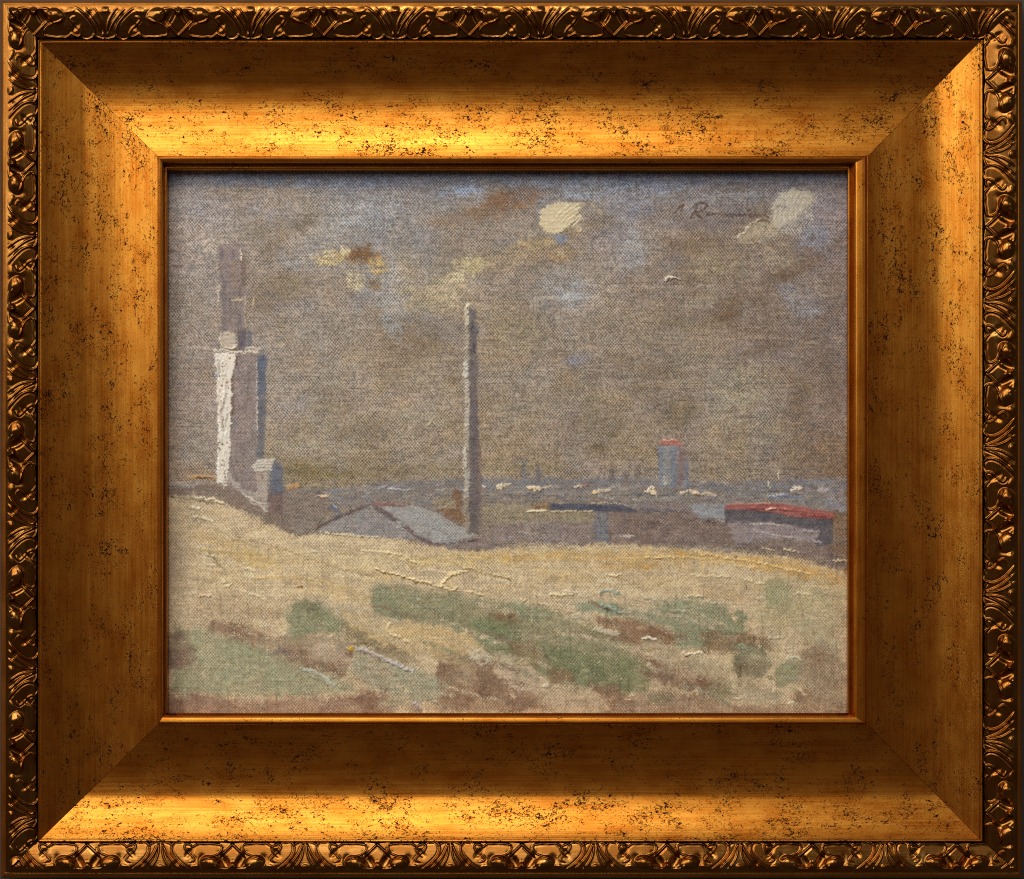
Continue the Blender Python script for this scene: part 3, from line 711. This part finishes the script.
# ---- the field
hill = [(162,494),(178,496),(212,497),(246,512),(276,528),(300,537),(330,533),(398,540),(437,547),(470,551),(520,546),(620,544),(702,550),(790,557),(853,575),(853,720),(162,720)]
poly(hill, (208,185,148), 1.5, 2.2, 9, .1, 1)
FLD = ss(536, 550, Y + 10 * (N_mid - .5))
for (cx, cy, rx, ry, c, a, g) in [
 (190,520,40,26,(172,156,128),.8,10),(175,560,24,50,(168,152,128),.8,0),(230,545,50,10,(188,164,120),.7,15),(215,580,40,14,(190,170,132),.6,8),(250,560,40,9,(196,168,112),.7,12),(300,560,60,12,(192,170,128),.6,8),
 (230,605,50,16,(168,148,120),.7,5),(260,612,30,10,(160,140,112),.6,8),(330,590,60,14,(188,164,118),.6,10),(350,556,50,8,(188,172,136),.5,3),(370,575,40,10,(192,170,124),.6,10),
 (440,560,70,10,(196,174,126),.7,3),(520,556,60,8,(190,160,102),.75,0),(600,555,80,8,(188,158,104),.75,0),(680,556,60,7,(196,162,102),.8,3),(770,565,70,9,(192,156,98),.9,8),(820,578,40,9,(186,146,88),.9,12),(640,566,60,7,(176,144,92),.7,0),(720,562,60,4,(206,174,118),.6,5),
 (560,575,60,12,(192,170,130),.7,2),(650,582,70,12,(190,168,132),.7,2),(720,592,50,12,(184,162,128),.7,6),(500,585,40,10,(194,172,134),.6,6),(760,590,40,10,(178,158,122),.6,0),
 (810,600,50,26,(170,160,128),.9,0),(780,616,40,16,(168,156,122),.8,0),(820,630,34,24,(164,154,124),.7,0),(830,650,16,16,(150,152,130),.6,0)]:
    blob(cx, cy, rx, ry, (c[0] + 15, c[1] + 10, c[2] + 4), a, g, .8)
for i in range(150):
    x, y = rng.uniform(170, 842), rng.uniform(540, 606); L = rng.uniform(12, 46); sl_ = 0.12 if x < 560 else 0.05
    if y < 498 + (x - 170) * .3 and x < 300: continue
    base = C[min(NY - 1, int((y - Y0) / G)), int((x - X0) / G)]
    stroke([(x, y), (x + L * .5, y + L * .5 * sl_), (x + L, y + L * sl_ * 1.1)], rng.uniform(1, 3.4), base + rng.uniform(-20, 18) * np.array([1, .95, .8]), .7, .9, 7, .12, .6)
for i in range(20):
    x, y = rng.uniform(180, 835), rng.uniform(545, 604); L = rng.uniform(4, 16); k_ = rng.uniform(-.1, .35)
    if x < 300 and y < 500 + (x - 170) * .35: continue
    stroke([(x, y), (x + L / 2, y + L / 2 * k_ + rng.normal(0, .8)), (x + L, y + L * k_)], rng.uniform(1.2, 2.4), (206 + rng.integers(-12, 10), 186, 148), .45, .7, 7, rng.uniform(.4, 1.1), .85)
# left slope lines
for (pts, c, wd, im) in [([(170,497),(190,499),(214,505)],(112,98,82),1.4,0),([(194,497),(212,500),(227,505)],(206,192,158),2.4,.9),([(196,499.5),(214,503.6),(227,507)],(108,90,70),1.0,0),([(190,507),(200,509.4)],(206,194,170),2,.8),([(192,516.4),(202,518),(214,521)],(206,194,166),1.8,.7),([(192,518.6),(205,520.6)],(96,82,68),1.0,0),([(188,508.6),(198,511.4)],(98,84,70),.9,0),([(205,549),(214,560),(228,573)],(142,120,88),1.4,0),([(193,551),(230,552),(262,554)],(192,166,112),2.2,.2),([(221,579),(226,586),(232,585)],(214,196,158),2.2,.9),([(203,563),(216,566)],(206,188,150),1.8,.5),([(242,590),(258,597),(268,601)],(206,188,150),2,.6),([(297,586),(302,587)],(140,112,76),2.2,.5),([(250,578),(300,578),(330,584)],(196,168,112),2,.3),([(236,536),(280,548),(330,566),(380,578)],(164,142,106),1.4,0),([(210,528),(240,540),(262,548)],(178,160,122),1.8,.2),
  ([(374,567.5),(388,573),(409,578),(430,584),(458,592)],(212,190,142),2.2,1.2),([(376,569.5),(400,577),(440,590)],(122,98,66),.9,0),([(386,552),(400,555),(420,566)],(208,186,140),1.8,.9),([(360,551),(380,552.4),(396,556)],(206,188,146),1.6,.7),([(318,532),(340,534.6),(380,537)],(206,190,152),1.4,.7),([(441,587),(446,580),(452,574.6),(460,572.6),(468,572)],(214,190,140),2.6,1.3),([(444,583),(452,587),(459,589.6)],(204,180,130),3,1.1),([(467,591.4),(476,593.4),(484,595.6)],(210,188,140),2,1.0),([(456,563),(470,568),(486,573),(516,579)],(196,172,124),1.4,.6),([(480,574),(500,577),(512,580)],(130,106,72),1.0,0),([(549,594.4),(560,595.4),(572,594)],(214,194,150),1.8,.9),([(536,594),(538,604)],(130,110,80),1,0),([(411,548),(414,553)],(150,120,84),1.2,.3),([(408,565),(420,567),(426,563)],(196,172,124),1.6,.5),
  ([(690,551),(720,557),(760,563),(800,572),(812,575)],(214,184,128),1.8,.7),([(640,558),(680,557),(705,559)],(212,180,120),1.6,.6),([(734,556.6),(738,557.4)],(122,92,54),2,.3),([(688,575),(712,576),(730,577)],(210,190,148),1.6,.7),([(744,580),(758,583),(768,584)],(206,188,150),1.8,.7),([(746,583),(746,590)],(110,88,64),1.2,0),([(796,593),(815,595)],(206,190,150),1.8,.5)]:
    stroke(pts, wd, c, .45, .6, 7, im, .9)
# ---- greens, browns, path
poly([(174,628),(215,628),(236,636),(262,643),(276,655),(330,662),(352,690),(330,696),(250,697),(172,696)], (160,156,123), 2, 6, 9, .12, .9)
poly([(207,622),(236,620),(262,632),(276,640),(262,645),(232,640),(212,634)], (140,112,89), 2, 4, 9, .05, .8)
poly([(162,634),(182,633),(194,650),(194,664),(180,668),(162,670)], (142,116,96), 2, 4, 9, .05, .8)
poly([(162,692),(200,694),(240,701),(300,698),(356,696),(395,706),(395,720),(162,720)], (137,108,88), 2.5, 4, 10, .05, .85)
poly([(256,640),(300,632),(348,640),(372,655),(340,664),(350,680),(310,672),(276,655)], (165,144,116), 2, 5, 11, .15, .8)
poly([(272,648),(302,648),(318,660),(350,664),(344,674),(306,668),(276,654)], (140,113,92), 2, 4, 10, .05, .8)
blob(325, 650, 20, 10, (181,160,134), .85, 10, .8); blob(280, 652, 12, 6, (129,118,112), .7); blob(340, 672, 14, 7, (155,136,112), .6)
poly([(338,612),(360,622),(402,645),(420,662),(402,664),(366,650),(344,636)], (133,117,88), 2, 4, 10, .05, .85)
poly([(290,606),(300,599),(320,600),(334,612),(344,624),(340,634),(312,634),(290,640),(288,622)], (138,137,105), 2, 4, 9, .1, .9)
blob(310, 606, 14, 6, (120,115,88), .7); blob(300, 622, 12, 10, (144,144,112), .6)
poly([(356,652),(400,664),(430,672),(444,690),(420,700),(380,694),(352,672)], (164,158,132), 2, 4, 9, .12, .85)
poly([(356,692),(392,688),(396,700),(372,706),(356,702)], (132,102,81), 2, 3, 9, .05, .8)
blob(400, 704, 26, 8, (155,149,122), .75); blob(378, 676, 10, 8, (147,134,110), .6); blob(416, 706, 7, 7, (131,110,98), .7)
# big diagonal green band
poly([(371,586),(384,584),(414,588),(446,593),(496,600),(540,607),(556,611),(590,624),(632,640),(634,694),(612,690),(584,688),(552,684),(512,662),(480,648),(470,634),(438,627),(388,620),(372,612)], (144,138,105), 2, 4, 10, .1, .95)
poly([(372,588),(384,583),(392,590),(400,594),(400,618),(376,614)], (142,141,110), 1.5, 3, 8, .12, .9)
poly([(396,588),(440,594),(452,612),(410,616)], (156,150,118), 2, 4, 8, .1, .7)
poly([(470,620),(500,614),(522,622),(526,650),(506,652),(482,644)], (128,132,97), 2, 5, 8, .1, .9)
poly([(496,601),(540,607),(556,612),(548,620),(512,616)], (150,148,116), 1.5, 3, 8, .15, .85)
poly([(540,648),(566,646),(600,656),(628,662),(634,694),(590,686),(552,672)], (126,129,94), 2, 5, 8, .1, .9)
poly([(486,611),(512,612),(522,622),(514,627),(496,620)], (128,101,72), 2, 3.5, 9, .05, .75)
poly([(507,642),(532,640),(544,656),(536,670),(516,660)], (132,112,79), 2, 4, 9, .05, .8)
poly([(546,664),(572,672),(574,686),(552,682)], (132,107,78), 2, 4, 9, .05, .75)
blob(560, 632, 30, 10, (149,141,106), .8, 12); blob(440, 606, 40, 8, (149,143,110), .6, 8); blob(590, 640, 20, 8, (135,122,90), .6)
poly([(575,604),(594,600),(614,602),(634,612),(632,618),(604,614),(580,610)], (145,149,121), 1.5, 3, 8, .2, .9)
poly([(594,617),(640,620),(674,630),(676,648),(634,646),(606,634)], (138,107,80), 2, 4, 10, .05, .88)
# cream path
poly([(384,620),(437,626),(470,634),(482,648),(474,656),(446,662),(410,652),(384,644)], (205,177,129), 1.5, 3, 9, .2, .95)
poly([(336,600),(366,614),(400,634),(384,645),(352,628),(338,612)], (201,174,126), 2, 3, 9, .15, .9)
poly([(440,655),(470,652),(500,668),(540,686),(552,712),(440,712),(432,676)], (137,111,88), 2, 5, 11, .05, .9)
poly([(432,650),(462,656),(490,664),(470,672),(440,662)], (175,152,116), 2, 4, 10, .1, .8)
poly([(491,660),(512,660),(538,672),(556,686),(540,694),(512,688),(494,676)], (191,170,141), 1.5, 3.5, 10, .25, .95)
poly([(540,688),(560,684),(588,690),(606,702),(614,714),(556,714),(536,700)], (185,165,135), 2, 4, 11, .2, .9)
poly([(468,652),(482,649),(492,653),(493,664),(482,667),(471,662)], (201,184,156), .9, 1.6, 8, .5, 1)
poly([(588,684),(612,684),(634,696),(640,714),(610,714),(602,698)], (134,107,84), 2, 4, 10, .05, .85)
poly([(390,666),(418,668),(440,684),(444,696),(420,702),(388,698)], (166,161,133), 2, 4, 8, .15, .9)
# right hand lower corner
poly([(643,611),(667,598),(700,601),(725,606),(736,620),(732,634),(704,650),(678,648),(671,628),(648,622)], (147,146,116), 1.8, 4, 8, .15, .9)
poly([(620,606),(645,612),(672,626),(640,622)], (152,150,120), 1.5, 3, 8, .15, .8)
poly([(700,632),(722,628),(770,638),(772,650),(740,656),(706,650)], (132,107,79), 2, 4, 10, .05, .85)
poly([(722,618),(738,610),(750,618),(742,632),(720,634)], (144,144,112), 1.5, 3, 8, .15, .85)
poly([(634,650),(668,654),(726,676),(728,694),(690,690),(650,682)], (133,104,82), 2, 5, 11, .05, .9)
poly([(641,641),(664,642),(690,654),(726,668),(734,684),(708,680),(672,668),(646,654)], (181,162,129), 2, 4, 10, .2, .85)
poly([(618,652),(640,656),(652,676),(648,694),(622,692)], (132,132,96), 2, 4, 8, .1, .9)
poly([(732,642),(764,646),(770,668),(752,684),(734,668)], (137,129,100), 2, 5, 10, .1, .85)
blob(746, 650, 12, 7, (150,152,122), .8); blob(740, 666, 8, 12, (117,98,74), .6); blob(752, 672, 18, 10, (127,114,88), .6)
poly([(772,676),(782,664),(800,658),(806,668),(796,682),(778,688)], (157,153,118), 1.6, 3, 8, .15, .9)
poly([(803,646),(828,642),(846,662),(853,720),(800,720),(794,696)], (148,127,101), 2.5, 6, 12, .05, .8)
blob(815, 655, 14, 12, (142,113,86), .7); blob(800, 694, 14, 8, (122,97,72), .7, -30); blob(826, 684, 14, 18, (155,136,110), .6)
poly([(706,686),(732,684),(736,698),(712,702)], (142,136,104), 2, 4, 9, .1, .85)
poly([(640,692),(706,692),(740,704),(846,708),(853,720),(610,720)], (152,129,104), 2.5, 4, 11, .05, .85)
blob(660, 698, 18, 8, (139,131,102), .7)
poly([(728,690),(756,684),(782,692),(778,704),(738,704)], (177,163,133), 2, 4, 10, .2, .85)
blob(745, 682, 12, 12, (171,156,124), .7); blob(790, 704, 6, 4, (187,170,140), .7)
poly([(765,580),(782,578),(793,590),(792,606),(770,608),(763,594)], (163,159,120), 1.8, 3, 7, .12, .8)
for i in range(44):      # long dragged touches following the slope
    x, y = rng.uniform(290, 700), rng.uniform(600, 690); L = rng.uniform(24, 70); k_ = rng.uniform(.22, .5)
    c = [(190,172,140),(178,162,134),(140,138,110),(136,112,92),(198,180,146)][rng.integers(5)]
    stroke([(x, y), (x + L * .5, y + L * .5 * k_ + rng.normal(0, 1.5)), (x + L, min(706, y + L * k_))], rng.uniform(2, 5), c, 1.4, 1.5, 8, .1, .58)
for i in range(260):     # broken touches over the foreground
    x, y = rng.uniform(170, 842), rng.uniform(604, 708); L = rng.uniform(4, 18)
    base = C[min(NY - 1, int((y - Y0) / G)), int((x - X0) / G)]
    an = math.radians(rng.choice([20, 30, -20, 80]) + rng.normal(0, 12))
    stroke([(x, y), (x + L * math.cos(an), y + L * math.sin(an))], rng.uniform(1.2, 4), base + rng.uniform(-26, 22) * np.array([1, .96, .9]), .9, 1.1, 8, .12, .55)
for (pts, wd, c, im) in [([(354.5,647),(370,652),(386,659),(400,666),(412,672)],3.0,(182,172,164),.7),([(358,651),(380,660),(402,668)],1.0,(96,84,70),0),([(300,668),(314,672),(330,682),(338,685)],3.2,(178,178,160),.6),([(308,676),(328,686)],1.0,(110,100,80),0),([(390,663),(402,668),(414,671)],2.6,(178,172,160),.6),([(392,622),(388,630),(398,638)],2.2,(206,182,138),.9),([(396,634),(404,640),(414,645)],2,(210,186,142),.8),
  ([(599,592.6),(610,591),(621,595)],3.0,(152,158,138),.7),([(600,594.6),(612,596)],1.0,(92,86,68),0),([(602,604),(612,608),(622,614)],2.4,(150,160,140),.8),([(604,607),(618,615)],1.0,(88,84,66),0),([(573,616),(580,617),(587,619)],5,(192,176,146),.6),([(594,628),(606,632),(620,634)],5.4,(192,178,150),.6),([(556,608),(566,612),(576,612)],2.2,(176,156,122),.5),
  ([(641,640),(649,638.4),(657,641)],3.2,(216,204,180),.9),([(683,654),(692,653),(704,652)],2.4,(210,196,166),.8),([(684,656),(690,655.6)],1.2,(80,62,50),0),([(770,638),(776,637.4),(785,638.4)],3,(192,180,146),.7),([(786,659),(794,657.4),(801,660)],3.2,(204,196,166),.7),([(543,686),(552,686)],2,(196,182,156),.6),([(641,596),(650,599),(662,600.4),(664,598)],1.6,(176,172,150),.6),([(676,609),(688,612)],1.6,(164,166,146),.5),([(545,655),(548,658)],2,(96,76,58),0),([(415,702),(417,708)],3.4,(160,156,158),.4),([(790,704),(796,702)],2.6,(206,194,166),.6),([(470,660),(480,667)],1.2,(150,130,108),0)]:
    stroke(pts, wd, c, .5, .7, 7, im, .95)
blob(351.8, 648, 2.4, 2.4, (214,166,44), 1, 0, 1, 5, .5)
blob(349, 655, 5, 3, (112,84,68), .8)

# ---- the two round clouds
def cloud1():
    poly([(540,222),(541,211),(548,205),(560,202.6),(574,203),(583,206),(578,214),(572,224),(562,232),(553,235),(544,230)], (200,184,150), 1.2, 1.4, 6, .45, 1)
    for i in range(20):
        r = 4 + i * 1.9
        pts = [(592 - r * 1.02 * math.cos(a) * 1.0, 238 - r * 1.0 * math.sin(a)) for a in np.linspace(.55, 1.25, 6)]
        pts = [p for p in pts if 541 < p[0] < 582 and 203 < p[1] < 233]
        if len(pts) > 1: stroke(pts, 1.3, (214,199,166) if i % 2 else (188,170,136), .6, .5, 6, .35 if i % 2 else 0, .9, False)
cloud1()
stroke([(576,206),(590,205),(602,214)], 3, (170,154,124), 1, 1, 8, .15, .6)
poly([(552,235),(564,234),(570,238),(562,244),(554,240)], (128,130,146), 1, 1, 8, .1, .9)
blob(560, 252, 9, 6, (172,150,118), .8)
mark("painted_cloud", [(539,222),(540,210),(548,204),(560,201.4),(575,202),(584,206),(578,215),(572,225),(562,233),(553,236),(543,231)])
poly([(772,206),(782,192),(792,189),(806,190),(815,194),(812,204),(802,216),(792,224),(780,229),(770,228),(772,218)], (182,172,154), 1.6, 1.8, 8, .3, .97)
for i in range(16):
    x = 774 + i * 2.5
    stroke([(x + 6, 193 + abs(i - 8) * .4), (x, 207), (x - 4 + i * .4, 221)], 1.4, (194,184,166) if i % 2 else (168,158,140), .6, .5, 6, .25, .6)
blob(792, 228, 20, 7, (164,156,146), .7, -14)
poly([(738,240),(748,226),(762,219),(776,222),(778,234),(766,240),(750,244)], (170,156,132), 2, 3, 9, .15, .8)
stroke([(738,238),(744,232),(752,224),(760,219)], 1.6, (188,176,152), .5, .6, 6, .5, .85)
mark("painted_cloud_pale", [(771,206),(781,191),(792,188),(806,189),(816,194),(813,205),(802,217),(792,225),(780,230),(769,229)])
stroke([(664,280),(672,276.6),(682,279.4)], 2.2, (196,184,164), .4, .5, 6, 1.2, .95)
stroke([(666,282),(675,279),(683,281.6)], 1.2, (78,60,46), .4, .4, 5, 0, .95)
stroke([(428,426),(432,420),(436,416)], 1.6, (176,160,132), .4, .5, 6, .7, .9)
stroke([(752,428),(760,422),(768,420)], 1.4, (168,152,126), .4, .5, 6, .5, .8)
# ---- ragged, worked edges: drag the wet paint about a little
ddx = 2.6 * (vnoise(2.6, 2.2, 401) - .5) + 2.4 * (vnoise(7, 5, 402) - .5)
soft_k = 1 - 0.55 * ss(.0, .6, sum(np.roll((REG > 0).astype(np.float32), (a * 4, b * 4), (0, 1)) for a in (-1, 0, 1) for b in (-1, 0, 1)) / 9)
ddx *= soft_k
ddy = 2.2 * (vnoise(2.2, 2.6, 403) - .5) + 2.0 * (vnoise(5, 7, 404) - .5)
ddy *= soft_k
jj, ii = np.meshgrid(np.arange(NY), np.arange(NX), indexing='ij')
jj = np.clip(jj + np.rint(ddy / G).astype(int), 0, NY - 1); ii = np.clip(ii + np.rint(ddx / G).astype(int), 0, NX - 1)
C = C[jj, ii]; HT = HT[jj, ii]; FILL = FILL[jj, ii]; REG = REG[jj, ii]
del ddx, ddy, jj, ii
def blur(A, r):
    for ax in (0, 1):
        k = sum(np.roll(A, d, ax) for d in range(-r, r + 1)) / (2 * r + 1); A = k
    return A
soft_m = (ss(.30, .62, fbm(12, 405)) * 0.75 * (1 - FILL))[..., None]
C = C * (1 - soft_m) + blur(C, 4) * soft_m
HT = blur(HT, 1)
# broken, scumbled body of the paint
tt = (fbm(3.2, 406, 2, 1.7) - .5) * 30 + (fbm(9, 407, 2, 1.4) - .5) * 20
tt = tt * (0.38 + 0.50 * ss(480, 560, Y))
C += (tt * (1 - 0.6 * FILL))[..., None] * np.array([1, .95, .86], np.float32)
tt = (fbm(7, 408, 2) - .5) * 9
C += (tt * (1 - 0.6 * FILL))[..., None] * np.array([.7, -.1, -.7], np.float32)
HT += 0.12 * (fbm(2.4, 409, 2, 2.2) - .5)
# ---- signature
def zs(p): return [(660 + x / 6.4, 180 + y / 6.4) for x, y in p]
SIG = [([(150,158),(120,180),(95,212)],1.8),([(150,160),(135,195)],1.2),([(215,172),(245,148),(292,152),(298,172),(262,198),(225,208)],1.5),([(238,160),(222,205),(195,242),(215,240)],1.7),([(228,212),(250,232),(268,246)],1.8),([(300,222),(312,208),(322,220),(308,226),(300,220)],1.3),([(330,222),(340,212),(350,222),(362,212),(372,222),(384,214),(392,224)],1.4),
       ([(404,222),(414,212),(422,224),(434,228)],1.7),([(436,228),(450,218),(462,234),(476,220),(490,230)],1.7),([(496,224),(510,214),(506,230),(522,230)],1.4),([(530,228),(540,216),(550,228)],1.5),([(568,224),(582,218),(574,236),(592,232)],1.5),([(600,232),(612,220),(622,232),(634,220),(646,234)],1.5),([(655,222),(672,226),(692,238)],1.3),([(560,196),(580,190)],1.3),([(624,268),(650,258),(690,262)],1.2)]
for pts, wd in SIG:
    region("signature", stroke, zs(pts), wd * 1.15, (88,68,54), .8, .4, 6, 0.0, .80, False)

# ---- weave pits thinly filled and darker, light on thread tops put into the colour; fine pigment grain
dep_c = (1 - FILL)
C *= (1 - 0.40 * dep_c * np.clip(0.62 - WV, 0, 1) / 0.62 + 0.20 * dep_c * np.clip(WV - 0.62, 0, 1) / .38)[..., None]
gr = 1.5 * (vnoise(0.9, 0.9, 301) - .5)[..., None] * np.array([1, .9, .8]) + (vnoise(1.6, 1.6, 302) - .5)[..., None] * np.array([-.4, .1, .7])
C += 11 * gr
# vertical warp threads showing through the thin field paint
C *= (1 - 0.07 * ss(.66, .86, vnoise(1.3, 18, 303)) * ss(530, 560, Y))[..., None]
C = np.clip(C, 4, 250) / 255.0
K = 0.80
ALB = np.clip(srgb2lin(C) / K, 0.004, 0.9).astype(np.float32)

Z = 0.22 * WV * (1 - FILL * 0.75) + 0.9 * HT + 0.15 * N_mid
P = W(X, Y, -Z + 0.3).astype(np.float32)
painting = empty("painting", (0, 0.001, -0.166), "sketchy oil landscape on linen with a tower and tall chimney inside the gilt frame", "painting")
bpy.context.view_layer.update()
REGF = REG[:-1, :-1]
idx = np.arange(NX * NY, dtype=np.int32).reshape(NY, NX)
Q = np.stack([idx[:-1, :-1], idx[1:, :-1], idx[1:, 1:], idx[:-1, 1:]], -1)
Pf, Af = P.reshape(-1, 3), ALB.reshape(-1, 3)
for k, nm in enumerate(NAMES):
    F = Q[REGF == k].reshape(-1, 4)
    if not len(F): continue
    used, inv = np.unique(F.ravel(), return_inverse=True)
    o = face_mesh("painted_cloud" if nm == "painted_cloud_pale" else ("painted_shed" if nm == "painted_shed_with_red_roof" else nm),
                  Pf[used], inv.reshape(-1, 4), PAINT, painting, None, Af[used])
    o.matrix_parent_inverse = painting.matrix_world.inverted()
    lab = {"painted_shed_with_red_roof": "shed with a red roof and blue wall", "painted_shed": "low shed with a dark blue roof", "painted_cloud": "cream round cloud dab",
           "painted_cloud_pale": "pale grey cloud dab beside the signature"}.get(nm)
    if lab: o["label"] = lab
